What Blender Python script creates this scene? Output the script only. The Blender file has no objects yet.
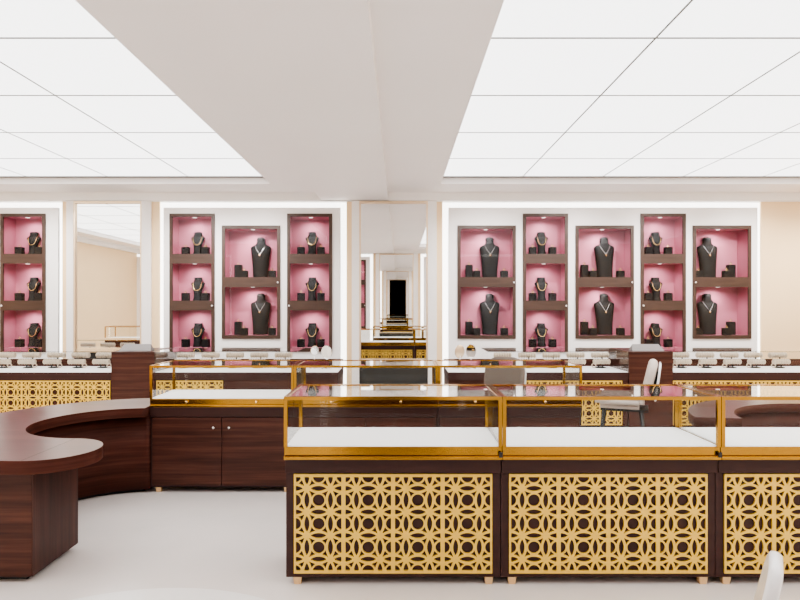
import bpy, bmesh, math
from mathutils import Vector, Matrix

COL = bpy.context.scene.collection
SC = bpy.context.scene
PI = math.pi

# ------------------------------------------------------------------ camera numbers
EYE = 1.56            # eye height
F = 607.0             # focal length in pixels of the 800 px wide frame
VX, VY = 399.2, 305.4 # vanishing point
YW = 9.2              # back wall
YF = -0.12            # wall behind the viewer
PW = F / YW


def wx(px):
    """x on the back wall for a column of the photograph"""
    return (px - VX) / PW


def wz(py):
    return EYE + (VY - py) / PW


# ------------------------------------------------------------------ materials
def srgb(r, g, b):
    def f(c):
        c /= 255.0
        return c / 12.92 if c <= 0.04045 else ((c + 0.055) / 1.055) ** 2.4
    return (f(r), f(g), f(b), 1.0)


def new_mat(name):
    m = bpy.data.materials.new(name)
    m.use_nodes = True
    nt = m.node_tree
    return m, nt, nt.nodes['Principled BSDF']


def plain(name, col, rough=0.5, metal=0.0, vary=0.04, scale=6.0, spec=0.5, emit=None, estr=0.0, sheen=0.0):
    m, nt, b = new_mat(name)
    tc = nt.nodes.new('ShaderNodeTexCoord')
    n = nt.nodes.new('ShaderNodeTexNoise')
    n.inputs['Scale'].default_value = scale
    n.inputs['Detail'].default_value = 4
    nt.links.new(tc.outputs['Object'], n.inputs['Vector'])
    r = nt.nodes.new('ShaderNodeValToRGB')
    c = col
    r.color_ramp.elements[0].position = 0.3
    r.color_ramp.elements[1].position = 0.7
    r.color_ramp.elements[0].color = (c[0] * (1 - vary), c[1] * (1 - vary), c[2] * (1 - vary), 1)
    r.color_ramp.elements[1].color = (min(1, c[0] * (1 + vary)), min(1, c[1] * (1 + vary)), min(1, c[2] * (1 + vary)), 1)
    nt.links.new(n.outputs['Fac'], r.inputs['Fac'])
    nt.links.new(r.outputs['Color'], b.inputs['Base Color'])
    b.inputs['Roughness'].default_value = rough
    b.inputs['Metallic'].default_value = metal
    b.inputs['Specular IOR Level'].default_value = spec
    if sheen:
        b.inputs['Sheen Weight'].default_value = sheen
    if emit:
        b.inputs['Emission Color'].default_value = emit
        b.inputs['Emission Strength'].default_value = estr
    return m


def wood(name, dark, mid, light, scale=(1.2, 26, 34), rough=0.32, spec=0.5):
    m, nt, b = new_mat(name)
    tc = nt.nodes.new('ShaderNodeTexCoord')
    mp = nt.nodes.new('ShaderNodeMapping')
    mp.inputs['Scale'].default_value = scale
    nt.links.new(tc.outputs['Object'], mp.inputs['Vector'])
    n = nt.nodes.new('ShaderNodeTexNoise')
    n.inputs['Scale'].default_value = 1.0
    n.inputs['Detail'].default_value = 6
    n.inputs['Roughness'].default_value = 0.62
    n.inputs['Distortion'].default_value = 0.25
    nt.links.new(mp.outputs['Vector'], n.inputs['Vector'])
    r = nt.nodes.new('ShaderNodeValToRGB')
    e = r.color_ramp.elements
    e[0].position, e[0].color = 0.30, dark
    e[1].position, e[1].color = 0.72, light
    k = r.color_ramp.elements.new(0.5)
    k.color = mid
    nt.links.new(n.outputs['Fac'], r.inputs['Fac'])
    nt.links.new(r.outputs['Color'], b.inputs['Base Color'])
    b.inputs['Roughness'].default_value = rough
    b.inputs['Specular IOR Level'].default_value = spec
    return m


def glass(name, tint=(0.985, 0.99, 0.985, 1), f0=0.005, power=5.0, gain=0.95):
    m, nt, b = new_mat(name)
    out = nt.nodes['Material Output']
    nt.nodes.remove(b)
    tr = nt.nodes.new('ShaderNodeBsdfTransparent')
    tr.inputs['Color'].default_value = tint
    gl = nt.nodes.new('ShaderNodeBsdfGlossy')
    gl.inputs['Roughness'].default_value = 0.0
    gl.inputs['Color'].default_value = (1, 1, 1, 1)
    lw = nt.nodes.new('ShaderNodeLayerWeight')
    lw.inputs['Blend'].default_value = 0.5
    pw = nt.nodes.new('ShaderNodeMath'); pw.operation = 'POWER'
    pw.inputs[1].default_value = power
    ml = nt.nodes.new('ShaderNodeMath'); ml.operation = 'MULTIPLY_ADD'
    ml.inputs[1].default_value = gain
    ml.inputs[2].default_value = f0
    ml.use_clamp = True
    mx = nt.nodes.new('ShaderNodeMixShader')
    nt.links.new(lw.outputs['Facing'], pw.inputs[0])
    nt.links.new(pw.outputs[0], ml.inputs[0])
    nt.links.new(ml.outputs[0], mx.inputs['Fac'])
    nt.links.new(tr.outputs[0], mx.inputs[1])
    nt.links.new(gl.outputs[0], mx.inputs[2])
    nt.links.new(mx.outputs[0], out.inputs['Surface'])
    return m


PANEL_E = 2.85
M = {}
M['white'] = plain('white_wall_paint', (0.90, 0.88, 0.87, 1), 0.6, vary=0.01, scale=2)
M['grey_white'] = plain('grey_white_lacquer', (0.86, 0.82, 0.795, 1), 0.4, vary=0.01)
M['beige'] = plain('beige_wall_paint', (0.88, 0.66, 0.40, 1), 0.55, vary=0.015, scale=1.5)
M['ceiling'] = plain('ceiling_paint', (0.90, 0.86, 0.84, 1), 0.6, vary=0.01, scale=1.2)
M['trim'] = plain('cornice_paint', (0.92, 0.90, 0.88, 1), 0.5, vary=0.01)
M['panel'] = plain('luminous_membrane', (0.35, 0.35, 0.35, 1), 0.6, vary=0.005, emit=(1, 1, 1, 1), estr=PANEL_E)
M['led'] = plain('led_cove', (0.9, 0.9, 0.9, 1), 0.6, vary=0.0, emit=(1, 0.985, 0.95, 1), estr=3.2)
M['led_lamp'] = plain('downlight_lens', (0.9, 0.9, 0.9, 1), 0.4, vary=0.0, emit=(1, 0.95, 0.92, 1), estr=2.6)
M['seam'] = plain('seam_dark', (0.22, 0.22, 0.21, 1), 0.7)
M['floor'] = plain('polished_floor', (0.79, 0.738, 0.708, 1), 0.16, vary=0.04, scale=1.6, spec=0.35)
M['pale_disc'] = plain('pale_floor_disc', (0.88, 0.86, 0.845, 1), 0.14, vary=0.02, scale=2)
M['mirror'] = plain('mirror_silver', (0.93, 0.93, 0.92, 1), 0.0, metal=1.0, vary=0.0)
M['champagne'] = plain('champagne_metal', (0.80, 0.62, 0.42, 1), 0.3, metal=0.6, vary=0.02)
M['dark_panel'] = plain('dark_grey_panel', (0.035, 0.034, 0.033, 1), 0.35)
M['frame_brown'] = wood('brown_frame_wood', (0.040, 0.0195, 0.0125, 1), (0.052, 0.026, 0.017, 1), (0.066, 0.034, 0.023, 1), (2, 20, 20), 0.45)
M['walnut'] = wood('dark_walnut', (0.032, 0.0095, 0.0062, 1), (0.061, 0.0195, 0.0125, 1), (0.105, 0.038, 0.025, 1), rough=0.4, spec=0.28)
M['walnut_side'] = wood('dark_walnut_upright_grain', (0.028, 0.0100, 0.0075, 1), (0.050, 0.0180, 0.0130, 1), (0.078, 0.031, 0.0225, 1), (30, 22, 1.0), 0.4, 0.28)
M['walnut_top'] = wood('dark_walnut_top', (0.055, 0.020, 0.0145, 1), (0.085, 0.032, 0.0235, 1), (0.125, 0.055, 0.042, 1), (0.8, 9, 34), 0.28, 0.42)
M['walnut_curve'] = wood('dark_walnut_curve', (0.040, 0.0112, 0.0072, 1), (0.070, 0.0205, 0.0132, 1), (0.104, 0.035, 0.023, 1), (1.2, 1.2, 30), 0.5, 0.15)
M['body_brown'] = wood('dark_brown_lacquer', (0.036, 0.0130, 0.0108, 1), (0.042, 0.0160, 0.0133, 1), (0.050, 0.0195, 0.0165, 1), (1.5, 20, 20), 0.45, 0.3)
M['pink'] = plain('pink_lining', (0.48, 0.160, 0.228, 1), 0.7, vary=0.03)
M['gold'] = plain('brushed_gold', (0.43, 0.235, 0.043, 1), 0.20, metal=1.0, vary=0.03, scale=12)
M['gold_light'] = plain('pale_gold_lattice', (0.82, 0.55, 0.105, 1), 0.42, metal=0.3, vary=0.03, scale=8)
M['brass_foot'] = plain('brass_foot', (0.78, 0.53, 0.28, 1), 0.35, metal=0.4, vary=0.03)
M['deck'] = plain('white_deck_added_glow', (0.90, 0.89, 0.885, 1), 0.5, vary=0.008, emit=(1, .98, .97, 1), estr=0.45)  # slight glow added to brighten the decks, which hold no lamp
M['black'] = plain('black_plastic', (0.012, 0.012, 0.012, 1), 0.4)
M['velvet'] = plain('black_velvet', (0.0075, 0.0075, 0.0080, 1), 0.7, vary=0.08, spec=0.22)
M['block'] = plain('black_leatherette', (0.006, 0.0055, 0.006, 1), 0.6, vary=0.08, spec=0.22)
M['cream'] = plain('cream_pearl', (0.60, 0.50, 0.39, 1), 0.35, vary=0.06, scale=40)
M['jewel_gold'] = plain('jewel_gold', (0.95, 0.70, 0.33, 1), 0.2, metal=1.0)
M['jewel_silver'] = plain('jewel_silver', (0.85, 0.86, 0.88, 1), 0.2, metal=0.9)
M['steel'] = plain('brushed_steel', (0.80, 0.80, 0.80, 1), 0.25, metal=1.0)
M['grey_plastic'] = plain('light_grey_plastic', (0.25, 0.235, 0.23, 1), 0.5, vary=0.03)
M['fabric'] = plain('cream_upholstery', (0.60, 0.52, 0.46, 1), 0.7, vary=0.05, scale=20)
M['fabric_taupe'] = plain('taupe_upholstery', (0.16, 0.128, 0.108, 1), 0.8, vary=0.10, scale=30)
M['shell'] = plain('white_shell', (0.88, 0.88, 0.885, 1), 0.15, vary=0.02)
M['chrome'] = plain('satin_chrome', (0.86, 0.86, 0.87, 1), 0.16, metal=0.75)
M['glass'] = glass('clear_glass')
M['glass_door'] = glass('cabinet_glass', f0=0.010)
M['glass_top'] = glass('counter_top_glass', f0=0.06, power=2.6, gain=0.95)


# ------------------------------------------------------------------ mesh helpers
def box(bm, x0, x1, y0, y1, z0, z1, bevel=0.0):
    vs = [bm.verts.new(p) for p in ((x0, y0, z0), (x1, y0, z0), (x1, y1, z0), (x0, y1, z0),
                                    (x0, y0, z1), (x1, y0, z1), (x1, y1, z1), (x0, y1, z1))]
    fs = [bm.faces.new([vs[i] for i in q]) for q in ((0, 3, 2, 1), (4, 5, 6, 7), (0, 1, 5, 4), (1, 2, 6, 5), (2, 3, 7, 6), (3, 0, 4, 7))]
    if bevel:
        es = list({e for f in fs for e in f.edges})
        bmesh.ops.bevel(bm, geom=es, offset=bevel, segments=2, affect='EDGES', profile=0.5)
    return vs


def taper(bm, cx, cy, z0, z1, w0, w1):
    vs = []
    for z, w in ((z0, w0), (z1, w1)):
        vs += [bm.verts.new((cx + sx * w / 2, cy + sy * w / 2, z)) for sx, sy in ((-1, -1), (1, -1), (1, 1), (-1, 1))]
    for q in ((0, 3, 2, 1), (4, 5, 6, 7), (0, 1, 5, 4), (1, 2, 6, 5), (2, 3, 7, 6), (3, 0, 4, 7)):
        bm.faces.new([vs[i] for i in q])


def rings(bm, secs, cap=True, closed=False):
    """skin a list of equal rings of points"""
    R = [[bm.verts.new(p) for p in s] for s in secs]
    n = len(R[0])
    m = len(R)
    for a in range(m if closed else m - 1):
        A, B = R[a], R[(a + 1) % m]
        for i in range(n):
            f = bm.faces.new((A[i], A[(i + 1) % n], B[(i + 1) % n], B[i]))
            f.smooth = True
    if cap and not closed:
        bm.faces.new(list(reversed(R[0])))
        bm.faces.new(R[-1])


def lathe(bm, prof, c=(0, 0, 0), axis='Z', n=20):
    secs = []
    for r, h in prof:
        s = []
        for i in range(n):
            a = 2 * PI * i / n
            u, v = r * math.cos(a), r * math.sin(a)
            p = {'Z': (u, v, h), 'X': (h, u, v), 'Y': (v, h, u)}[axis]
            s.append((c[0] + p[0], c[1] + p[1], c[2] + p[2]))
        secs.append(s)
    rings(bm, secs)


def tube(bm, pts, r, n=8, closed=False, rad=None):
    pts = [Vector(p) for p in pts]
    m = len(pts)
    secs = []
    up = None
    for i, p in enumerate(pts):
        a = pts[(i - 1) % m] if closed or i > 0 else p
        b = pts[(i + 1) % m] if closed or i < m - 1 else p
        t = (b - a).normalized()
        if up is None:
            up = Vector((0, 0, 1)) if abs(t.z) < 0.9 else Vector((0, 1, 0))
        s = t.cross(up).normalized()
        up = s.cross(t).normalized()
        rr = rad[i] if rad else r
        secs.append([tuple(p + (s * math.cos(2 * PI * k / n) + up * math.sin(2 * PI * k / n)) * rr) for k in range(n)])
    rings(bm, secs, closed=closed)


def prism(bm, pts, z0, z1, smooth=False):
    lo = [bm.verts.new((x, y, z0)) for x, y in pts]
    hi = [bm.verts.new((x, y, z1)) for x, y in pts]
    n = len(pts)
    bm.faces.new(list(reversed(lo)))
    bm.faces.new(hi)
    for i in range(n):
        f = bm.faces.new((lo[i], lo[(i + 1) % n], hi[(i + 1) % n], hi[i]))
        f.smooth = smooth


def link(name, bm, mat, parent=None, recalc=True):
    if recalc:
        bmesh.ops.recalc_face_normals(bm, faces=bm.faces[:])
    me = bpy.data.meshes.new(name)
    bm.to_mesh(me)
    bm.free()
    me.materials.append(M[mat] if isinstance(mat, str) else mat)
    o = bpy.data.objects.new(name, me)
    COL.objects.link(o)
    if parent is not None:
        o.parent = parent
    return o


def part(name, mat, parent, fn, *a, **k):
    bm = bmesh.new()
    fn(bm, *a, **k)
    return link(name, bm, mat, parent)


def boxpart(name, mat, parent, *d, bevel=0.0):
    return part(name, mat, parent, box, *d, bevel=bevel)


def tag(o, label, cat, group=None):
    o['label'] = label
    o['category'] = cat
    if group:
        o['group'] = group
    return o


def thing(name, label, cat, loc=(0, 0, 0), rz=0.0, group=None):
    o = bpy.data.objects.new(name, None)
    o.empty_display_size = 0.1
    COL.objects.link(o)
    o.location = loc
    o.rotation_euler = (0, 0, rz)
    return tag(o, label, cat, group)


def dup(root, label, loc, rz=0.0, group=None, scale=None):
    r = root.copy()
    COL.objects.link(r)
    r.location = loc
    r.rotation_euler = (0, 0, rz)
    r['label'] = label
    if group:
        r['group'] = group
    if scale:
        r.scale = scale
    for ch in list(root.children):
        c = ch.copy()
        COL.objects.link(c)
        c.parent = r
        for g in list(ch.children):
            d = g.copy()
            COL.objects.link(d)
            d.parent = c
    return r


def struct(name, mat, fn, *a, parent=None, **k):
    o = part(name, mat, parent, fn, *a, **k)
    if parent is None:
        o['kind'] = 'structure'
    return o


def sbox(name, mat, *d, parent=None):
    return struct(name, mat, box, *d, parent=parent)


def holes(bm, x0, x1, z0, z1, rects, mk):
    """flat sheet with rectangular openings; mk(x, z) gives the 3-D point"""
    xs = sorted({x0, x1, *[v for r in rects for v in (r[0], r[1]) if x0 < v < x1]})
    zs = sorted({z0, z1, *[v for r in rects for v in (r[2], r[3]) if z0 < v < z1]})
    V = {}
    def v(i, j):
        if (i, j) not in V:
            V[(i, j)] = bm.verts.new(mk(xs[i], zs[j]))
        return V[(i, j)]
    for i in range(len(xs) - 1):
        for j in range(len(zs) - 1):
            cx, cz = (xs[i] + xs[i + 1]) / 2, (zs[j] + zs[j + 1]) / 2
            if any(r[0] < cx < r[1] and r[2] < cz < r[3] for r in rects):
                continue
            bm.faces.new((v(i, j), v(i + 1, j), v(i + 1, j + 1), v(i, j + 1)))


# ------------------------------------------------------------------ room shell
XL, XR = -8.0, 7.8
ZC, ZB, ZP = 3.26, 3.142, 3.35       # ceiling, beam and cornice underside, luminous panels
YT = 9.62                             # back of the niches

sbox('floor', 'floor', XL - .1, XR + .1, YF - .1, YT + .1, -0.1, 0.0)
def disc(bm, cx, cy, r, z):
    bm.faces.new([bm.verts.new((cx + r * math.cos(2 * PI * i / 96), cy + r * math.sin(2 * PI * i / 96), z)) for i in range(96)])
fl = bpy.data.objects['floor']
part('floor_disc', 'pale_disc', fl, disc, -1.22, 2.30, 1.05, 0.0015)  # paler disc lying just above the floor

sbox('wall_left', 'beige', XL - .1, XL, YF - .1, YT + .1, 0, 3.6)
sbox('wall_right', 'beige', XR, XR + .1, YF - .1, YT + .1, 0, 3.6)

# luminous ceiling fields
RP = 1.11
LX = [-1.805, -2.93, -4.05, -5.17, -6.28, -7.39]
RX = [0.585] + [0.606 + RP * k for k in range(1, 7)]
RY = [8.5 - RP * k for k in range(8)]
openings = [(LX[-1], LX[0], RY[-1], RY[0]), (RX[0], RX[-1], RY[-1], RY[0])]
def ceiling_mesh(bm):
    holes(bm, XL, XR, YF - .1, YT, openings, lambda x, y: (x, y, ZC))
    for x0, x1, y0, y1 in openings:
        c = [(x0, y0), (x1, y0), (x1, y1), (x0, y1)]
        for i in range(4):
            a, b = c[i], c[(i + 1) % 4]
            bm.faces.new([bm.verts.new(p) for p in ((*a, ZC), (*b, ZC), (*b, ZP + .06), (*a, ZP + .06))])
struct('ceiling', 'ceiling', ceiling_mesh)
ce = bpy.data.objects['ceiling']
for x0, x1, y0, y1 in openings:
    def seam_grid(bm, x0=x0, x1=x1, y0=y0, y1=y1):
        xs = LX if x0 < 0 else RX
        for x in xs:
            box(bm, x - .007, x + .007, y0, y1, ZP - .003, ZP - .0005)
        for y in RY:
            box(bm, x0, x1, y - (.009 if y != RY[0] else .10), y + .009, ZP - .0035, ZP - .0005)
    part('seam_grid', 'seam', ce, seam_grid)
    boxpart('seam_backing', 'seam', ce, x0 - .02, x1 + .02, y0 - .02, y1 + .02, ZP + .04, ZP + .06)
sbox('trim_1', 'ceiling', -1.18, -0.165, YF, YW, ZB, ZC + .01)

ORD = ['back', 'second', 'third', 'fourth', 'fifth', 'sixth', 'seventh']
COLW = ['first', 'second', 'third', 'fourth', 'fifth', 'sixth']
def add_panels(xs, side):
    for j in range(7):
        for i in range(len(xs) - 1):
            x0, x1 = sorted((xs[i], xs[i + 1]))
            g = 0.007
            bm = bmesh.new()
            box(bm, -(x1 - x0) / 2 + g, (x1 - x0) / 2 - g, -RP / 2 + g, RP / 2 - g, 0, 0.025)
            o = link('ceiling_light_panel', bm, 'panel')
            o.location = ((x0 + x1) / 2, (RY[j] + RY[j + 1]) / 2, ZP)
            row = 'back row' if j == 0 else ORD[j] + ' row from the back'
            tag(o, f'white glowing ceiling panel {side} of beam, {row}, {COLW[i]} from the beam', 'ceiling light', 'luminous ceiling panels')
add_panels(LX, 'left')
add_panels(RX, 'right')

# cabinets: (px left, px right, kind, phrase)
CABS = [
    (1.2, 45.8, 'n', 'leftmost narrow cabinet', 'L'),
    (170.0, 214.8, 'n', 'narrow cabinet beside the left mirror', 'R'),
    (222.2, 280.4, 'w', 'only wide cabinet left of centre mirror', 'R'),
    (287.2, 332.4, 'n', 'narrow cabinet just left of centre mirror', 'L'),
    (457.5, 515.6, 'w', 'wide cabinet just right of centre mirror', 'R'),
    (522.7, 567.7, 'n', 'first narrow cabinet right of centre mirror', 'R'),
    (575.2, 633.4, 'w', 'middle wide cabinet of right wall bay', 'R'),
    (640.3, 685.3, 'n', 'second narrow cabinet right of centre mirror', 'L'),
    (692.4, 750.5, 'w', 'rightmost wide cabinet', 'L'),
]
ZR = {'n': (wz(351.6), wz(213.8)), 'w': (wz(338.6), wz(225.7))}
NW, WW = 45 / PW, 58.2 / PW
HOLE = []
for a, b, k, ph, kn in CABS:
    c = wx((a + b) / 2); w = NW if k == 'n' else WW
    HOLE.append((c - w / 2 + .004, c + w / 2 - .004, ZR[k][0] + .004, ZR[k][1] - .004))

TRIM = [2]
def trim(mat, *d):
    sbox(f'trim_{TRIM[0]}', mat, *d); TRIM[0] += 1

def build_wall(side):
    """wall surface, pilasters, coves, cornice; t = distance out of the wall into the room"""
    back = side == 'back'
    Y = (lambda t: YW - t) if back else (lambda t: YF + t)
    def tb(mat, x0, x1, t0, t1, z0, z1):
        y0, y1 = sorted((Y(t0), Y(t1)))
        trim(mat, x0, x1, y0, y1, z0, z1)
    ztop = wz(201.2)
    zcove0, zcove1 = wz(207.6), wz(202.3)
    bays = [(XL, wx(58.5)), (wx(163.5), wx(340.5)), (wx(448.5), wx(757.5))]
    hl = HOLE if back else [h for h in HOLE if -1.75 < (h[0] + h[1]) / 2 < -.9 or 1 < (h[0] + h[1]) / 2 < 1.6]
    if back:
        sbox('wall_back', 'white', XL, XR, YT, YT + .1, 0, 3.6)
    else:
        sbox('wall_front', 'white', XL, XR, YF - .5, YF - .42, 0, 3.6)
    for x0, x1 in bays:
        struct(f'trim_{TRIM[0]}', 'white', holes, x0, x1, 0, zcove0, [h for h in hl if x0 < h[0] < x1], lambda x, z: (x, Y(0), z)); TRIM[0] += 1
    # light coves round the bays (recessed strips)
    for x0, x1 in ((wx(58.5), wx(62.3)), (wx(159.6), wx(163.5)), (wx(340.5), wx(346.5)), (wx(442.5), wx(448.5)), (wx(757.5), wx(761))):
        tb('led', x0, x1, -.05, -.03, 0, zcove1)
    for x0, x1 in bays:
        tb('led', x0, x1, -.05, -.03, zcove0, zcove1)
    # strips beside the mirrors
    for a, b, c, d, e, f in ((62.3, 68, 75, 142.8, 152, 159.6), (346.5, 352, 359.4, 427.8, 436.5, 442.5)):
        tb('beige', wx(a), wx(b), -.06, 0.0, 0, ztop)
        tb('grey_white', wx(b), wx(c), -.06, 0.05, 0, ztop)
        tb('grey_white', wx(d), wx(e), -.06, 0.05, 0, ztop)
        tb('beige', wx(e), wx(f), -.06, 0.0, 0, ztop)
        tb('beige', wx(c), wx(d), -.08, -0.03, 0, ztop)
    tb('beige', wx(761), XR, -.06, 0.0, 0, ztop)
    tb('trim', XL, XR, -.06, 0.06, ZB, ZC + .01)
    if back:
        tb('trim', XL, XR, -.06, 0.03, ZB - .012, ZB)

build_wall('back')
build_wall('front')
# cornice along the left wall
trim('trim', XL, XL + .12, YF, YW, ZB, ZC)

# ------------------------------------------------------------------ wall mirrors
def wall_mirror(px0, px1, side, label, zbot, dark=True):
    x0, x1 = wx(px0), wx(px1)
    Yc = YW if side == 'back' else YF
    s = -1 if side == 'back' else 1
    t = thing('wall_mirror', label, 'mirror', ((x0 + x1) / 2, Yc, zbot), 0 if side == 'back' else PI)
    h = wz(201.6) - zbot
    w = (x1 - x0) / 2
    f = 0.024
    def fr(bm):
        box(bm, -w, -w + f, -.045, .028, 0, h)
        box(bm, w - f, w, -.045, .028, 0, h)
        box(bm, -w + f, w - f, -.045, .028, h - .034, h)
        box(bm, -w + f, w - f, -.045, .028, 0, .034)
    part('mirror_frame', 'champagne', t, fr)
    part('mirror_glass', 'mirror', t, lambda bm: bm.faces.new([bm.verts.new(p) for p in ((-w + f, -.012, .034), (w - f, -.012, .034), (w - f, -.012, h - .034), (-w + f, -.012, h - .034))]), )
    if dark:
        y0, y1 = sorted((Yc - s * .028, Yc + s * .03))
        trim('dark_panel', x0, x1, y0, y1, 0, zbot - .002)
    return t
wall_mirror(75, 142.8, 'back', 'tall gold-framed wall mirror reflecting a beige side wall, behind the left counter', wz(352.3))
wall_mirror(359.4, 427.8, 'back', 'tall gold-framed centre wall mirror with repeating reflections and a black core', wz(361))
wall_mirror(359.4, 427.8, 'front', 'opposite wall mirror seen only as the frames repeating inside the centre mirror', wz(361))

# ------------------------------------------------------------------ wall cabinets
YCAB = 0.025     # how far the front stands off the wall
DEP = 0.36
SH = {'n': ['bottom', 'middle', 'top'], 'w': ['lower', 'upper']}
# cell limits in photograph rows (top to bottom), turned into heights
CELL = {'n': [(wz(347.6), wz(310.4)), (wz(300.6), wz(263.6)), (wz(254.0), wz(216.8))],
        'w': [(wz(335.2), wz(287.2)), (wz(277.2), wz(229.0))]}
WID = {'n': NW, 'w': WW}

def make_cabinet(kind, label, knob, loc, rz=0.0):
    w = WID[kind] / 2
    z0, z1 = 0.0, ZR[kind][1] - ZR[kind][0]
    cells = [(a - ZR[kind][0], b - ZR[kind][0]) for a, b in CELL[kind]]
    t = thing('display_cabinet', label, 'cabinet', loc, rz, 'pink lined wall cabinets')
    def carc(bm):
        d = .012
        box(bm, -w + .006, -w + .006 + d, 0.022, DEP, z0 + .006, z1 - .006)
        box(bm, w - .006 - d, w - .006, 0.022, DEP, z0 + .006, z1 - .006)
        box(bm, -w + .018, w - .018, DEP - .012, DEP, z0 + .006, z1 - .006)
        box(bm, -w + .018, w - .018, 0.022, DEP - .012, z0 + .006, cells[0][0] - .006)
        box(bm, -w + .018, w - .018, 0.022, DEP - .012, cells[-1][1] + .006, z1 - .006)
        for i in range(len(cells) - 1):
            box(bm, -w + .018, w - .018, 0.022, DEP - .012, cells[i][1] + .006, cells[i + 1][0] - .006)
    part('carcass', 'frame_brown', t, carc)
    for a, b in cells:
        def lin(bm, a=a, b=b):
            x = w - .020
            V = {}
            for sx in (-1, 1):
                for yy in (0.024, DEP - .015):
                    for zz in (a - .004, b + .004):
                        V[(sx, yy, zz)] = bm.verts.new((sx * x, yy, zz))
            yf, yb, zl, zh = 0.024, DEP - .015, a - .004, b + .004
            bm.faces.new([V[k] for k in ((-1, yb, zl), (1, yb, zl), (1, yb, zh), (-1, yb, zh))])
            bm.faces.new([V[k] for k in ((-1, yf, zl), (-1, yb, zl), (-1, yb, zh), (-1, yf, zh))])
            bm.faces.new([V[k] for k in ((1, yf, zl), (1, yb, zl), (1, yb, zh), (1, yf, zh))])
            bm.faces.new([V[k] for k in ((-1, yf, zl), (1, yf, zl), (1, yb, zl), (-1, yb, zl))])
            bm.faces.new([V[k] for k in ((-1, yf, zh), (1, yf, zh), (1, yb, zh), (-1, yb, zh))])
        part('lining', 'pink', t, lin)
        part('downlight', 'led_lamp', t, lathe, [(.022, b - .0005), (.030, b + .001), (.030, b + .003)], (0, .13, 0))
        ld = bpy.data.lights.new('downlight_lamp', 'SPOT')
        ld.energy = 12.5 if kind == 'n' else 17.5
        ld.spot_size = math.radians(150); ld.spot_blend = 0.9
        ld.shadow_soft_size = 0.0
        ld.color = (1, .93, .92)
        lo = bpy.data.objects.new('downlight_lamp', ld)
        COL.objects.link(lo); lo.parent = t; lo.location = (0, .13, b - .012)
        lo.rotation_euler = (math.radians(14), 0, 0)
    iw = w - 3.1 / PW
    def fr(bm):
        holes2 = [(-iw, iw, a, b) for a, b in cells]
        xs = [-w, -iw, iw, w]
        # front face with openings, given thickness by the reveal faces
        holes(bm, -w, w, z0, z1, holes2, lambda x, z: (x, 0, z))
        r = bmesh.ops.extrude_face_region(bm, geom=bm.faces[:])
        bmesh.ops.translate(bm, vec=(0, .022, 0), verts=[v for v in r['geom'] if isinstance(v, bmesh.types.BMVert)])
    d = part('door', 'frame_brown', t, fr)
    for a, b in cells:
        boxpart('glass_pane', 'glass_door', d, -iw, iw, .009, .013, a, b)
    kx = (w - 2.2 / PW) * (1 if knob == 'R' else -1)
    kz = (cells[0][1] + cells[1][0]) / 2 - .004
    part('knob', 'steel', d, lathe, [(.009, 0.0), (.009, -.010), (.016, -.014), (.016, -.022), (.010, -.027)], (kx, 0, kz), 'Y', 12)
    return t


# busts: sections (height fraction, half width, half depth, y shift)
BUST = {
    'n': (0.365, [(0, .070, .058, 0), (.04, .068, .056, 0), (.18, .055, .046, .004), (.42, .060, .042, .010), (.60, .084, .042, .016),
                  (.71, .104, .038, .022), (.755, .106, .034, .026), (.79, .086, .034, .030), (.83, .064, .038, .032),
                  (.90, .058, .040, .034), (.98, .060, .042, .036), (1.0, .055, .038, .036)]),
    'w': (0.640, [(0, .114, .075, 0), (.03, .113, .074, 0), (.25, .120, .070, .006), (.50, .136, .066, .014), (.66, .150, .060, .022),
                  (.735, .156, .050, .028), (.765, .148, .046, .031), (.80, .100, .048, .034), (.835, .068, .052, .036),
                  (.90, .062, .054, .037), (.95, .064, .056, .038), (.985, .052, .046, .038), (1.0, .020, .018, .038)]),
}
def bust_sec(kind, f):
    S = BUST[kind][1]
    for a, b in zip(S, S[1:]):
        if a[0] <= f <= b[0]:
            u = (f - a[0]) / (b[0] - a[0])
            return [a[i] + (b[i] - a[i]) * u for i in range(4)]
    return S[-1]
def bust_mesh(bm, kind):
    H, S = BUST[kind]
    secs = []
    for f, hw, hd, yo in S:
        s = []
        for i in range(24):
            a = 2 * PI * i / 24
            c, d = math.cos(a), math.sin(a)
            s.append((hw * math.copysign(abs(c) ** .8, c), yo + hd * math.copysign(abs(d) ** .8, d), f * H))
        secs.append(s)
    rings(bm, secs)
def front_y(kind, x, z):
    H = BUST[kind][0]
    _, hw, hd, yo = bust_sec(kind, max(0, min(1, z / H)))
    u = min(1, abs(x) / hw)
    return yo - hd * max(0.0, 1 - u ** 2.5) ** .4
def necklace_mesh(bm, kind):
    H = BUST[kind][0]
    pts = []
    N = 22
    for i in range(N + 1):
        u = -1 + 2 * i / N
        if kind == 'n':
            x = .066 * math.sin(u * PI / 2) if abs(u) < 1 else .066 * u
            z = H * (.44 + .40 * abs(u) ** 2.3)
        else:
            x = .092 * u
            z = H * (.575 + .25 * abs(u) ** 1.25)
        pts.append((x, front_y(kind, x, z) - .005, z))
    tube(bm, pts, .0048 if kind == 'n' else .0025, 6)

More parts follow.
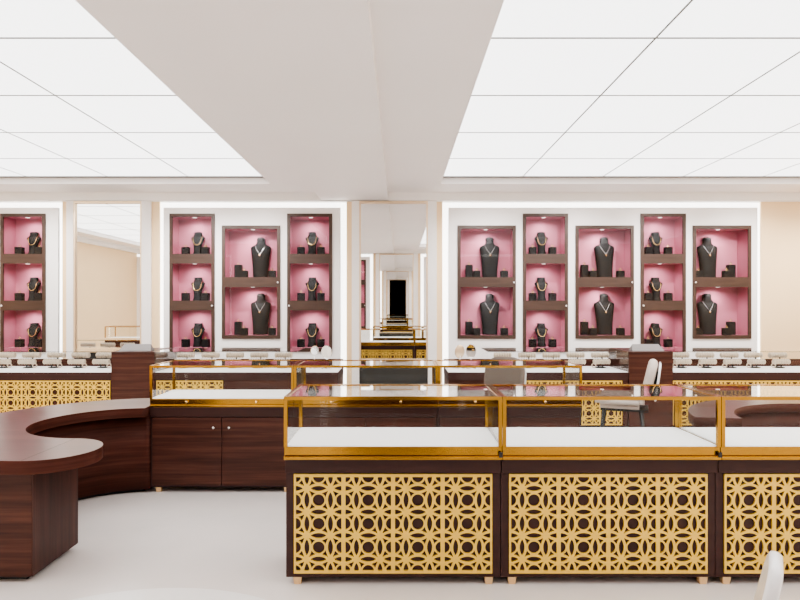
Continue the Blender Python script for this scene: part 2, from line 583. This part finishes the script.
PROTO = {}
def bust(kind, loc, label):
    if ('b', kind) not in PROTO:
        bm = bmesh.new(); bust_mesh(bm, kind)
        o = link('necklace_bust', bm, 'velvet')
        PROTO[('b', kind)] = o
    else:
        o = PROTO[('b', kind)].copy(); COL.objects.link(o)
    o.location = loc
    tag(o, label, 'bust', 'necklace busts in the wall cabinets')
    return o
def necklace(kind, loc, label):
    if ('k', kind) not in PROTO:
        t = thing('necklace', label, 'necklace', loc, 0, 'necklaces on the busts')
        part('chain', 'jewel_gold' if kind == 'n' else 'jewel_silver', t, necklace_mesh, kind)
        if kind == 'w':
            z = BUST['w'][0] * .560
            part('pendant', 'jewel_gold', t, lathe, [(.003, .018), (.013, .009), (.016, 0), (.011, -.011), (.002, -.018)], (0, front_y('w', 0, z) - .013, z - .008))
        PROTO[('k', kind)] = t
        return t
    return dup(PROTO[('k', kind)], label, loc)
def block(h, loc, label):
    if ('c', h) not in PROTO:
        bm = bmesh.new()
        box(bm, -.054, .054, -.045, .045, 0, h, .004)
        o = link('display_block', bm, 'block')
        PROTO[('c', h)] = o
    else:
        o = PROTO[('c', h)].copy(); COL.objects.link(o)
    o.location = loc
    tag(o, label, 'display block', 'black blocks in the wall cabinets')
    return o
def ring(loc, label):
    if 'r' not in PROTO:
        bm = bmesh.new()
        tube(bm, [(.013 * math.cos(2 * PI * i / 16), 0, .016 + .013 * math.sin(2 * PI * i / 16)) for i in range(16)], .004, 6, closed=True)
        lathe(bm, [(.002, .026), (.009, .031), (.009, .035), (.004, .039)], (0, 0, 0), 'Z', 10)
        o = link('ring', bm, 'jewel_gold')
        PROTO['r'] = o
    else:
        o = PROTO['r'].copy(); COL.objects.link(o)
    o.location = loc
    tag(o, label, 'ring', 'rings on the black blocks')
    return o

for a, b, k, ph, kn in CABS:
    cx = wx((a + b) / 2)
    z0 = ZR[k][0]
    y0 = YW - YCAB
    article = {'n': 'tall three-shelf brown and pink', 'w': 'two-shelf brown and pink'}[k]
    lab = f'{article} {ph}' if k == 'n' else f'{article} {ph}'
    make_cabinet(k, lab.replace('narrow cabinet', 'narrow display cabinet').replace('wide cabinet', 'wide display cabinet'), kn, (cx, y0, z0))
    for sh, (c0, c1) in zip(SH[k], CELL[k]):
        zf = c0 - .003
        yb = YW + .235
        ym = YW + .160
        if k == 'n':
            bust(k, (cx, yb, zf), f'small black necklace bust, {sh} shelf, {ph}')
            necklace(k, (cx, yb, zf), f'gold chain on small bust, {sh} shelf, {ph}')
            for side, dx in (('left', -.158), ('right', .150)):
                block(.122, (cx + dx, ym, zf), f'small black block {side} of bust, {sh} shelf, {ph}')
                ring((cx + dx, ym, zf + .122), f'ring on block {side} of bust, {sh} shelf, {ph}')
        else:
            s = -1 if ph.startswith('rightmost') else 1
            bust(k, (cx + .085 * s, yb, zf), f'large black necklace bust, {sh} shelf, {ph}')
            necklace(k, (cx + .085 * s, yb, zf), f'silver pendant necklace on bust, {sh} shelf, {ph}')
            near, far = ('left', 'right') if s > 0 else ('right', 'left')
            block(.203, (cx - .245 * s, ym + .03, zf), f'tall black block {near} of bust, {sh} shelf, {ph}')
            ring((cx - .245 * s, ym + .03, zf + .203), f'ring on tall block, {sh} shelf, {ph}')
            block(.108, (cx - .136 * s, ym - .045, zf), f'low black block beside tall block, {sh} shelf, {ph}')
            ring((cx - .136 * s, ym - .045, zf + .108), f'ring on low block beside tall block, {sh} shelf, {ph}')
            block(.108, (cx + .29 * s, ym - .03, zf), f'low black block {far} of bust, {sh} shelf, {ph}')
            ring((cx + .29 * s, ym - .03, zf + .108), f'ring on low block {far} of bust, {sh} shelf, {ph}')

# the cabinets on the opposite wall that the centre mirror shows
make_cabinet('n', 'narrow pink cabinet of the opposite wall, a sliver at the centre mirror left edge', 'L', (wx(309.8), YF + YCAB, ZR['n'][0]), PI)
make_cabinet('w', 'wide pink cabinet of the opposite wall, beyond the centre mirror right edge', 'L', (wx(486.5), YF + YCAB, ZR['w'][0]), PI)

# ------------------------------------------------------------------ lattice
LA = 0.1314
SW, SHH = 0.2765, 0.555
def lat_field(u, v):
    """positive in metal, negative in a hole"""
    e = max(abs(u) - .1268, abs(v) - .2600)
    best = -1e9
    cu, cv = round(u / LA), round(v / LA)
    for i in range(cu - 2, cu + 3):
        for j in range(cv - 2, cv + 3):
            d = math.hypot(u - i * LA, v - j * LA)
            best = max(best, min(d - .606 * LA, .712 * LA - d))
            if i == cu and j == cv:
                best = max(best, min(d - .247 * LA, .318 * LA - d))
    return max(e, best)
def lattice_mesh(bm):
    nu, nv = 64, 128
    us = [-SW / 2 + SW * i / nu for i in range(nu + 1)]
    vs = [-SHH / 2 + SHH * j / nv for j in range(nv + 1)]
    Fv = [[lat_field(u, v) for v in vs] for u in us]
    VC, EC = {}, {}
    def cv(i, j):
        if (i, j) not in VC:
            VC[(i, j)] = bm.verts.new((us[i], 0, vs[j]))
        return VC[(i, j)]
    def ev(a, b):
        k = (a, b) if a < b else (b, a)
        if k not in EC:
            fa, fb = Fv[k[0][0]][k[0][1]], Fv[k[1][0]][k[1][1]]
            t = fa / (fa - fb)
            t = max(.02, min(.98, t))
            EC[k] = bm.verts.new((us[k[0][0]] + (us[k[1][0]] - us[k[0][0]]) * t, 0, vs[k[0][1]] + (vs[k[1][1]] - vs[k[0][1]]) * t))
        return EC[k]
    for i in range(nu):
        for j in range(nv):
            c = [(i, j), (i + 1, j), (i + 1, j + 1), (i, j + 1)]
            s = [Fv[p][q] > 0 for p, q in c]
            if not any(s):
                continue
            poly = []
            for k in range(4):
                a, b = c[k], c[(k + 1) % 4]
                if s[k]:
                    poly.append(cv(*a))
                if s[k] != s[(k + 1) % 4]:
                    poly.append(ev(a, b))
            if len(poly) >= 3:
                try:
                    bm.faces.new(poly)
                except ValueError:
                    pass
    bmesh.ops.remove_doubles(bm, verts=bm.verts[:], dist=1e-5)
    faces = bm.faces[:]
    r = bmesh.ops.extrude_face_region(bm, geom=faces)
    bmesh.ops.translate(bm, vec=(0, .010, 0), verts=[v for v in r['geom'] if isinstance(v, bmesh.types.BMVert)])
_lb = bmesh.new(); lattice_mesh(_lb)
bmesh.ops.recalc_face_normals(_lb, faces=_lb.faces[:])
LATTICE = bpy.data.meshes.new('lattice_panel'); _lb.to_mesh(LATTICE); _lb.free()
LATTICE.materials.append(M['gold_light'])
def lattice(parent, x, y, z=0.343, rz=0.0):
    o = bpy.data.objects.new('lattice_panel', LATTICE)
    COL.objects.link(o)
    o.parent = parent
    o.location = (x, y, z)
    o.rotation_euler = (0, 0, rz)
    return o

# ------------------------------------------------------------------ gold framed showcases
ZD, ZT = 0.783, 1.060        # white deck, glass top
FY, RYY = -0.275, 0.255      # frame front (lattice side) and rear (door side)
HX = 0.5985
def make_showcase(label, loc, rz=0.0):
    t = thing('showcase', label, 'showcase', loc, rz, 'gold framed glass showcases')
    boxpart('body', 'body_brown', t, -HX + .0005, HX - .0005, -.208, .232, .042, .632)
    boxpart('top_rail', 'body_brown', t, -HX + .001, HX - .001, -.240, .252, .632, .713, bevel=.002)
    for k in range(4):
        lattice(t, -.415 + SW * k, -.219)
    for sx in (-1, 1):
        for sy in (-.186, .206):
            part('foot', 'brass_foot', t, taper, sx * .535, sy, 0, .042, .036, .047)
    for sx in (-1, 1):
        d = boxpart('door', 'walnut', t, min(sx * .003, sx * .578), max(sx * .003, sx * .578), .232, .250, .060, .625, bevel=.002)
        part('knob', 'steel', d, lathe, [(.005, .250), (.005, .260), (.011, .264), (.011, .272), (.006, .276)], (sx * .065, 0, .545), 'Y', 14)
    def band(bm):
        box(bm, -HX, HX, FY + .012, RYY - .006, .734, .7825, bevel=.003)
        box(bm, -HX - .001, HX + .001, FY - .004, RYY, .713, .7335, bevel=.004)
    bd = part('gold_band', 'gold', t, band)
    for sx in (-1, 1):
        part('drawer_knob', 'jewel_gold', bd, lathe, [(.005, .249), (.005, .258), (.011, .262), (.011, .270), (.006, .274)], (sx * .29, 0, .758), 'Y', 12)
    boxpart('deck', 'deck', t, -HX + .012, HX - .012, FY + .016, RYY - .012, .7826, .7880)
    p = .020
    def frame(bm):
        zt0, zt1 = ZT - .019, ZT
        for sx in (-1, 1):
            for y0 in (FY, RYY - p):
                x0, x1 = sorted((sx * HX, sx * (HX - p)))
                box(bm, x0, x1, y0, y0 + p, .783, zt0)
            x0, x1 = sorted((sx * HX, sx * (HX - p)))
            box(bm, x0, x1, FY + p, RYY - p, zt0, zt1)
        box(bm, -HX, HX, FY, FY + p, zt0, zt1)
        box(bm, -HX, HX, RYY - p, RYY, zt0, zt1)
    part('gold_frame', 'gold', t, frame)
    g = .003
    boxpart('top_glass', 'glass_top', t, -HX + p, HX - p, FY + p, RYY - p, ZT - .009, ZT - .004)
    boxpart('front_glass', 'glass', t, -HX + p, HX - p, FY + .008, FY + .012, .788, ZT - .019)
    for sx in (-1, 1):
        x0, x1 = sorted((sx * (HX - .008), sx * (HX - .012)))
        boxpart('side_glass', 'glass', t, x0, x1, FY + p, RYY - p, .788, ZT - .019)
    boxpart('sliding_glass', 'glass', t, -HX + p, .02, RYY - .009, RYY - .006, .788, ZT - .019)
    boxpart('sliding_glass', 'glass', t, -.02, HX - p, RYY - .015, RYY - .012, .788, ZT - .019)
    boxpart('connector', 'black', t, HX - .018, HX + .0005, FY - .010, FY - .0045, .728, .756)
    return t

YFR = 3.326 - FY
sc1 = make_showcase('nearest lattice-front glass showcase left of the two nearest joints, beside open floor', (-.034, YFR, 0))
sc1['label'] = 'front-row gold lattice showcase at the left end, beside the open floor'
dup(sc1, 'middle gold lattice showcase of the front row, between two black joint clips', (1.166, YFR, 0))
dup(sc1, 'front-row gold lattice showcase cut off at right, behind the near chair', (2.366, YFR, 0))
YMR = 5.046 + RYY
mx0 = -1.477
dup(sc1, 'showcase with two walnut doors facing out, beside the curved desk', (mx0, YMR, 0), PI)
dup(sc1, 'second-row showcase in front of the centre mirror, mostly hidden by front row', (mx0 + 1.2, YMR, 0), PI)
dup(sc1, 'second-row showcase at the right end, in front of the taupe chair', (mx0 + 2.4, YMR, 0), PI)
dup(sc1, 'far gold-framed showcase seen only in the left wall mirror', (-6.4, 3.7, 0), 0)

# ------------------------------------------------------------------ wall counters
YC0, YC1 = 7.57, 8.32
CZ, CG = 0.730, 0.985
def wall_counter(x0, x1, g0, g1, l0, n, label, gl=True, gr=True):
    cx = (x0 + x1) / 2
    t = thing('wall_counter', label, 'counter', (cx, YC0, 0), 0, 'glass counters along the back wall')
    X = lambda v: v - cx
    D = YC1 - YC0
    boxpart('body', 'walnut', t, X(x0) + .004, X(x1) - .004, .016, D, .05, .625)
    boxpart('plinth', 'black', t, X(x0) + .03, X(x1) - .03, .06, D - .03, 0, .05)
    boxpart('top_rail', 'body_brown', t, X(x0), X(x1), 0, D, .625, CZ - .006, bevel=.002)
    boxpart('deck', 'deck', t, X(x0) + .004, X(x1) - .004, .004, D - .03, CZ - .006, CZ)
    boxpart('back_rail', 'walnut', t, X(x0), X(x1), D - .028, D, CZ - .006, .828)
    for k in range(n):
        lattice(t, X(l0) + SW * (k + .5), .004)
    if g1 > g0:
        boxpart('front_glass', 'glass', t, X(g0), X(g1), .006, .012, CZ, CG - .008)
        boxpart('top_glass', 'glass_top', t, X(g0), X(g1), .006, D - .03, CG - .008, CG)
        if gl:
            boxpart('side_glass', 'glass', t, X(g0), X(g0) + .006, .012, D - .03, CZ, CG - .008)
        if gr:
            boxpart('side_glass', 'glass', t, X(g1) - .006, X(g1), .012, D - .03, CZ, CG - .008)
    return t
kx = lambda px: (px - VX) / (F / YC0)
xa0, xa1 = -7.7, kx(111.6)
wall_counter(xa0, xa1 - .003, xa0, xa1 - .003, xa1 - .02 - SW * 10, 10, 'long gold lattice glass counter at far left, under the left wall mirror')
xb0, xb1 = kx(154.6), kx(338)
wall_counter(xb0 + .003, xb1, xb0 + .003, kx(297), xb0 + .02, 3, 'wall counter between left till block and centre mirror, two round mirrors on end', gl=True, gr=True)
xc0, xc1 = kx(448), kx(628.8)
wall_counter(xc0, xc1 - .003, kx(487.5), xc1 - .003, xc1 - .08 - SW * 5, 5, 'wall counter between centre mirror and right till block, two mirrors on end')
xd0 = kx(672.6)
wall_counter(xd0 + .003, 7.5, xd0 + .003, 7.5, xd0 + .01, 14, 'long gold lattice glass counter at right, below the rightmost wide cabinet')

def till_block(x0, x1, label):
    t = thing('till_desk', label, 'desk', ((x0 + x1) / 2, YC0, 0), 0, 'wooden till blocks')
    w = (x1 - x0) / 2
    boxpart('body', 'walnut', t, -w, w, -.008, YC1 - YC0, .05, .960)
    boxpart('desk_top', 'walnut', t, -w, w, -.012, YC1 - YC0, .960, .980, bevel=.002)
    boxpart('plinth', 'black', t, -w + .02, w - .02, .03, YC1 - YC0 - .03, 0, .05)
    return t
till_block(xa1, xb0, 'dark wooden till block with a grey terminal, right of the left mirror')
till_block(xc1, xd0, 'dark wooden till block with a grey terminal, behind the side-facing cream chair')

def terminal(cx, label):
    t = thing('till_terminal', label, 'cash register', (cx, YC0 + .10, .980), 0, 'grey till terminals')
    def body(bm):
        lo = [(-.205, 0, 0), (.205, 0, 0), (.205, .14, 0), (-.205, .14, 0)]
        hi = [(-.200, .012, .014), (.200, .012, .014), (.168, .10, .088), (-.168, .10, .088)]
        L = [bm.verts.new(p) for p in lo]; H = [bm.verts.new(p) for p in hi]
        bm.faces.new(list(reversed(L))); bm.faces.new(H)
        for i in range(4):
            bm.faces.new((L[i], L[(i + 1) % 4], H[(i + 1) % 4], H[i]))
        bmesh.ops.bevel(bm, geom=bm.edges[:], offset=.004, segments=2, affect='EDGES')
    part('housing', 'grey_plastic', t, body)
    part('screen', 'black', t, lambda bm: box(bm, -.13, .13, .130, .142, .012, .060))
    return t
terminal(-3.345, 'light grey sloped terminal on the left wooden till block')
terminal(3.150, 'light grey sloped terminal on the right wooden till block')

# bracelet stands
def pearl_roll(bm, cx, cy, cz, L, r, n=7):
    prof = []
    for i in range(n * 6 + 1):
        h = -L / 2 + L * i / (n * 6)
        s = abs(math.sin(PI * i / 6))
        prof.append((r * (.66 + .34 * s ** .7), h))
    prof = [(r * .3, -L / 2 - .002)] + prof + [(r * .3, L / 2 + .002)]
    lathe(bm, prof, (cx, cy, cz), 'X', 16)
def make_stand(label, loc):
    t = thing('bracelet_stand', label, 'bracelet stand', loc, 0, 'bracelet stands in the wall counters')
    def base(bm):
        lathe(bm, [(.075, 0), (.075, .006), (.05, .014), (.015, .016)], (0, 0, 0), 'Z', 20)
    part('base', 'black', t, base)
    def post(bm):
        tube(bm, [(-.03, 0, .014), (-.03, -.004, .07), (-.03, -.045, .082)], .008, 8)
        tube(bm, [(.03, 0, .014), (.03, .02, .09), (.03, .045, .160)], .008, 8)
    part('post', 'black', t, post)
    part('bracelet_roll', 'cream', t, pearl_roll, 0, -.045, .085, .225, .036)
    part('bracelet_roll', 'cream', t, pearl_roll, .008, .045, .164, .235, .038)
    return t
def make_bracelet(label, loc):
    bm = bmesh.new()
    n = 48
    pts = [(.027 * math.cos(2 * PI * i / n), 0, .035 + .027 * math.sin(2 * PI * i / n)) for i in range(n)]
    tube(bm, pts, .009, 8, closed=True, rad=[.005 + .003 * abs(math.sin(PI * i / 4)) for i in range(n)])
    o = link('bracelet', bm, 'cream')
    o.location = loc
    return tag(o, label, 'bracelet', 'bracelets beside the stands')
YS = 8.08
PS = F / YS
SETS = [
    ('left counter', [4, 29, 54, 78.5, 103], 'from the left end', 1),
    ('counter right of the left till block', [184, 209, 233.5, 258, 282.5], 'from the till block', 1),
    ('counter left of the right till block', [600.5, 576, 551.5, 527, 502.5], 'from the till block', -1),
    ('right-hand counter', [681, 706, 730.5, 754.5, 779], 'from the right till block', -1),
]
NTH = ['first', 'second', 'third', 'fourth', 'fifth']
st0 = br0 = None
for where, pxs, how, sg in SETS:
    for i, px in enumerate(pxs):
        x = (px - VX) / PS
        ls = f'cream bracelet stand on {where}, {NTH[i]} {how}'
        lb = f'bracelet by stand on {where}, {NTH[i]} {how}'
        if st0 is None:
            st0 = make_stand(ls, (x, YS, CZ)); br0 = make_bracelet(lb, (x + .105 * sg, YS - .05, CZ))
        else:
            dup(st0, ls, (x, YS, CZ))
            b = br0.copy(); COL.objects.link(b); b.location = (x + .105 * sg, YS - .05, CZ); b['label'] = lb

# table mirrors
def table_mirror(px, y, zc, rx, rz_, tilt, yaw, back, label):
    x = (px - VX) / (F / y)
    t = thing('table_mirror', label, 'mirror', (x, y, CZ), yaw, 'round table mirrors on the wall counters')
    part('base', 'steel', t, lathe, [(.07, 0), (.07, .008), (.02, .016), (.008, .02)], (0, 0, 0), 'Z', 20)
    part('stem', 'steel', t, tube, [(0, 0, .018), (0, .012, .10), (0, .014, zc - CZ - rz_ * .6)], .006)
    h = part('mirror_head', back, t, lathe, [(.2, .012), (.9, .012), (1, .006), (1, -.004), (.96, -.008)], (0, 0, 0), 'Y', 28)
    h.location = (0, 0, zc - CZ); h.rotation_euler = (tilt, 0, 0); h.scale = (rx, 1, rz_)
    g = part('mirror_face', 'mirror', h, lathe, [(.93, -.0085), (.93, -.0095)], (0, 0, 0), 'Y', 28)
    return t
table_mirror(314.6, 8.0, .968, .055, .062, .25, .5, 'champagne', 'small tilted round table mirror, the left one of the pair left of centre mirror')
table_mirror(326.6, 7.9, .948, .076, .090, .12, -.35, 'steel', 'larger silvery round table mirror, the right one left of centre mirror')
table_mirror(459.6, 8.0, .952, .068, .090, -.1, PI + .3, 'champagne', 'cream round table mirror showing its back, just right of centre mirror')
table_mirror(471.0, 7.95, .960, .066, .095, .145, -.20, 'steel', 'dark-topped turned table mirror beside the cream one, right of centre mirror')

# ------------------------------------------------------------------ curved desk
DX, DY, RO, RI = -2.045, 4.40, 1.125, 0.565
def arc(cx, cy, r, a0, a1, n):
    return [(cx + r * math.cos(math.radians(a0 + (a1 - a0) * i / n)), cy + r * math.sin(math.radians(a0 + (a1 - a0) * i / n))) for i in range(n + 1)]
t = thing('curved_desk', 'C-shaped dark walnut desk with a square pedestal, joining the two-door showcase', 'desk', (0, 0, 0))
rm = (RO - RI) / 2
top = arc(DX, DY, RO, 93.3, 270, 60) + arc(DX, DY - (RO + RI) / 2, rm, -90, 90, 24)[1:] + arc(DX, DY, RI, 270, 93.3, 48)[1:]
def desk_top(bm):
    prism(bm, top, .645, .720, True)
    for f in bm.faces:
        if len(f.verts) > 4:
            f.smooth = False
    es = [e for e in bm.edges if abs(e.verts[0].co.z - e.verts[1].co.z) < 1e-5]
    bmesh.ops.bevel(bm, geom=es, offset=.003, segments=1, affect='EDGES')
_dt = part('desk_top', 'walnut_top', t, desk_top)
_dt.data.materials.append(M['walnut_curve'])
for p in _dt.data.polygons:
    if abs(p.normal.z) < .8:
        p.material_index = 1
def desk_body(bm):
    pts = arc(DX, DY, .97, 93.1, 215, 40) + arc(DX, DY, .655, 215, 93.1, 40)
    prism(bm, pts, .03, .6449, True)
part('curved_panel', 'walnut_curve', t, desk_body)
boxpart('pedestal', 'walnut', t, -2.72, -2.066, 3.41, 3.896, .035, .6449, bevel=.002)
boxpart('plinth', 'black', t, -2.68, -2.12, 3.46, 3.85, 0, .036)
part('plinth', 'black', t, lambda bm: prism(bm, arc(DX, DY, .94, 98, 213, 40) + arc(DX, DY, .70, 213, 98, 40), 0, .031, True))
boxpart('top_seam', 'black', t, DX - .0012, DX + .0012, 3.282, 3.828, .7195, .7206)
boxpart('side_panel', 'walnut_side', t, -2.0655, -2.0600, 3.412, 3.894, .036, .6448)

t = thing('curved_desk', 'curved dark walnut desk seen through the rightmost front showcase', 'desk', (0, 0, 0))
EX, EY = 3.34, 4.40
def desk2_top(bm):
    prism(bm, arc(EX, EY, RO, 172, 15, 48) + arc(EX, EY, .80, 15, 172, 44), .645, .720, True)
_dt = part('desk_top', 'walnut_top', t, desk2_top)
_dt.data.materials.append(M['walnut_curve'])
for p in _dt.data.polygons:
    if abs(p.normal.z) < .8:
        p.material_index = 1
part('curved_panel', 'walnut_curve', t, lambda bm: prism(bm, arc(EX, EY, 1.05, 171, 16, 40) + arc(EX, EY, .83, 16, 171, 40), .03, .6449, True))
part('plinth', 'black', t, lambda bm: prism(bm, arc(EX, EY, 1.02, 170, 17, 40) + arc(EX, EY, .86, 17, 170, 40), 0, .031, True))

# ------------------------------------------------------------------ chairs
def rounded(bm, w, d, h, r=.03, seg=3):
    box(bm, -w / 2, w / 2, -d / 2, d / 2, -h / 2, h / 2)
    bmesh.ops.bevel(bm, geom=bm.edges[:], offset=r, segments=seg, affect='EDGES')
    for f in bm.faces: f.smooth = True
def back_pad(bm, w, d, h, r, bev):
    pts = []
    for cx, cz, a0, rr in ((w / 2 - r, h / 2 - r, 0, r), (-w / 2 + r, h / 2 - r, 90, r), (-w / 2 + .04, -h / 2 + .04, 180, .04), (w / 2 - .04, -h / 2 + .04, 270, .04)):
        for i in range(9):
            a = math.radians(a0 + 90 * i / 8)
            pts.append((cx + rr * math.cos(a), cz + rr * math.sin(a)))
    n = len(pts)
    secs = []
    for y, k in ((-d / 2, bev), (-d / 2 + bev * .3, bev * .3), (-d / 2 + bev, 0), (d / 2 - bev, 0), (d / 2 - bev * .3, bev * .3), (d / 2, bev)):
        secs.append([(x * (1 - 2 * k / w), y, z * (1 - 2 * k / h)) for x, z in pts])
    rings(bm, secs)
def make_chair(label, loc, rz, pad, seat_z=.645, top=.985, thin=False):
    """faces -y at rz = 0"""
    t = thing('chair', label, 'chair', loc, rz)
    s = part('seat', pad, t, rounded, .46, .47, .14, .05, 4)
    s.location = (0, 0, seat_z - .07)
    hb = top - seat_z + .06
    tilt = math.radians(-13)
    c = Vector((0, .235 + .045, seat_z - .04 + hb / 2))
    if not thin:
        b = part('backrest', pad, t, back_pad, .44, .085, hb, .15, .035)
        b.location = c; b.rotation_euler = (tilt, 0, 0)
    sp = part('back_shell', 'shell', t, back_pad, .43 if not thin else .22, .022 if not thin else .030, hb - .02, .15 if not thin else .07, .008 if not thin else .010)
    sp.location = c + Vector((0, .075 if not thin else .0, -.02 if not thin else 0)); sp.rotation_euler = (tilt * (.6 if not thin else 1), 0, 0)
    brk = part('bracket', 'black', t, box, -.09, .09, -.030, .030, -hb * .40, hb * .28)
    brk.location = c + Vector((0, .048 if not thin else .03, -.03 if not thin else -.08)); brk.rotation_euler = (tilt * .8, 0, 0)
    boxpart('seat_frame', 'black', t, -.18, .18, -.18, .27, seat_z - .165, seat_z - .139)
    for sx in (-1, 1):
        for y, yo in ((-.15, -.05), (.20, .06)):
            part('leg', 'black', t, tube, [(sx * .165, y, seat_z - .16), (sx * .205, y + yo, 0.0)], .016, 10, rad=[.019, .011])
    def fr(bm):
        z = .25
        tube(bm, [(-.188, -.175, z), (.188, -.175, z)], .009, 8)
    part('footrest', 'steel', t, fr)
    return t
make_chair('taupe upholstered chair facing the second showcase row, right of the centre mirror', (.965, 6.15, 0), math.radians(-30), 'fabric_taupe', top=1.0)
make_chair('cream upholstered chair seen side-on in front of the right till block', (2.27, 6.24, 0), math.radians(-112), 'fabric', seat_z=.665, top=1.0)
make_chair('white glossy chair back at the bottom right corner, nearest the viewer', (.603, 1.575, 0), math.radians(-121.5), 'shell', thin=True, top=.966)

# ------------------------------------------------------------------ light, camera, colour
for i, x in enumerate((-7.0, -5.4, -3.0, -2.1, 1.3, 2.6, 3.9, 5.2, 6.6)):  # unseen spots added to brighten the back wall, no fixtures built
    ld = bpy.data.lights.new('added_wall_fill', 'SPOT')
    ld.energy = 150; ld.spot_size = math.radians(96); ld.spot_blend = 1.0; ld.shadow_soft_size = 0.0
    ld.color = (1, .97, .94)
    o = bpy.data.objects.new('added_wall_fill', ld); COL.objects.link(o)
    o.location = (x, 7.9, 3.22)
    o.rotation_euler = (Vector((0, 1.4, -1.8)).to_track_quat('-Z', 'Y')).to_euler()

w = bpy.data.worlds.new('World'); SC.world = w
w.use_nodes = True
w.node_tree.nodes['Background'].inputs['Color'].default_value = (.8, .8, .8, 1)
w.node_tree.nodes['Background'].inputs['Strength'].default_value = 0.3

cam = bpy.data.cameras.new('camera')
co = bpy.data.objects.new('camera', cam)
COL.objects.link(co)
co.location = (0, 0, EYE)
co.rotation_euler = (PI / 2, 0, 0)
cam.sensor_width = 36
cam.sensor_fit = 'HORIZONTAL'
cam.lens = F / 800 * 36
cam.shift_x = (400 - VX) / 800
cam.shift_y = (VY - 300) / 800
cam.clip_start = 0.02
SC.camera = co

SC.view_settings.view_transform = 'AgX'
SC.view_settings.look = 'AgX - Medium High Contrast'
SC.view_settings.exposure = 0.0
c = SC.cycles
c.max_bounces = 14
c.diffuse_bounces = 5
c.glossy_bounces = 3
c.transparent_max_bounces = 48
c.sample_clamp_indirect = 6
c.caustics_reflective = False
c.caustics_refractive = False
c.use_denoising = True
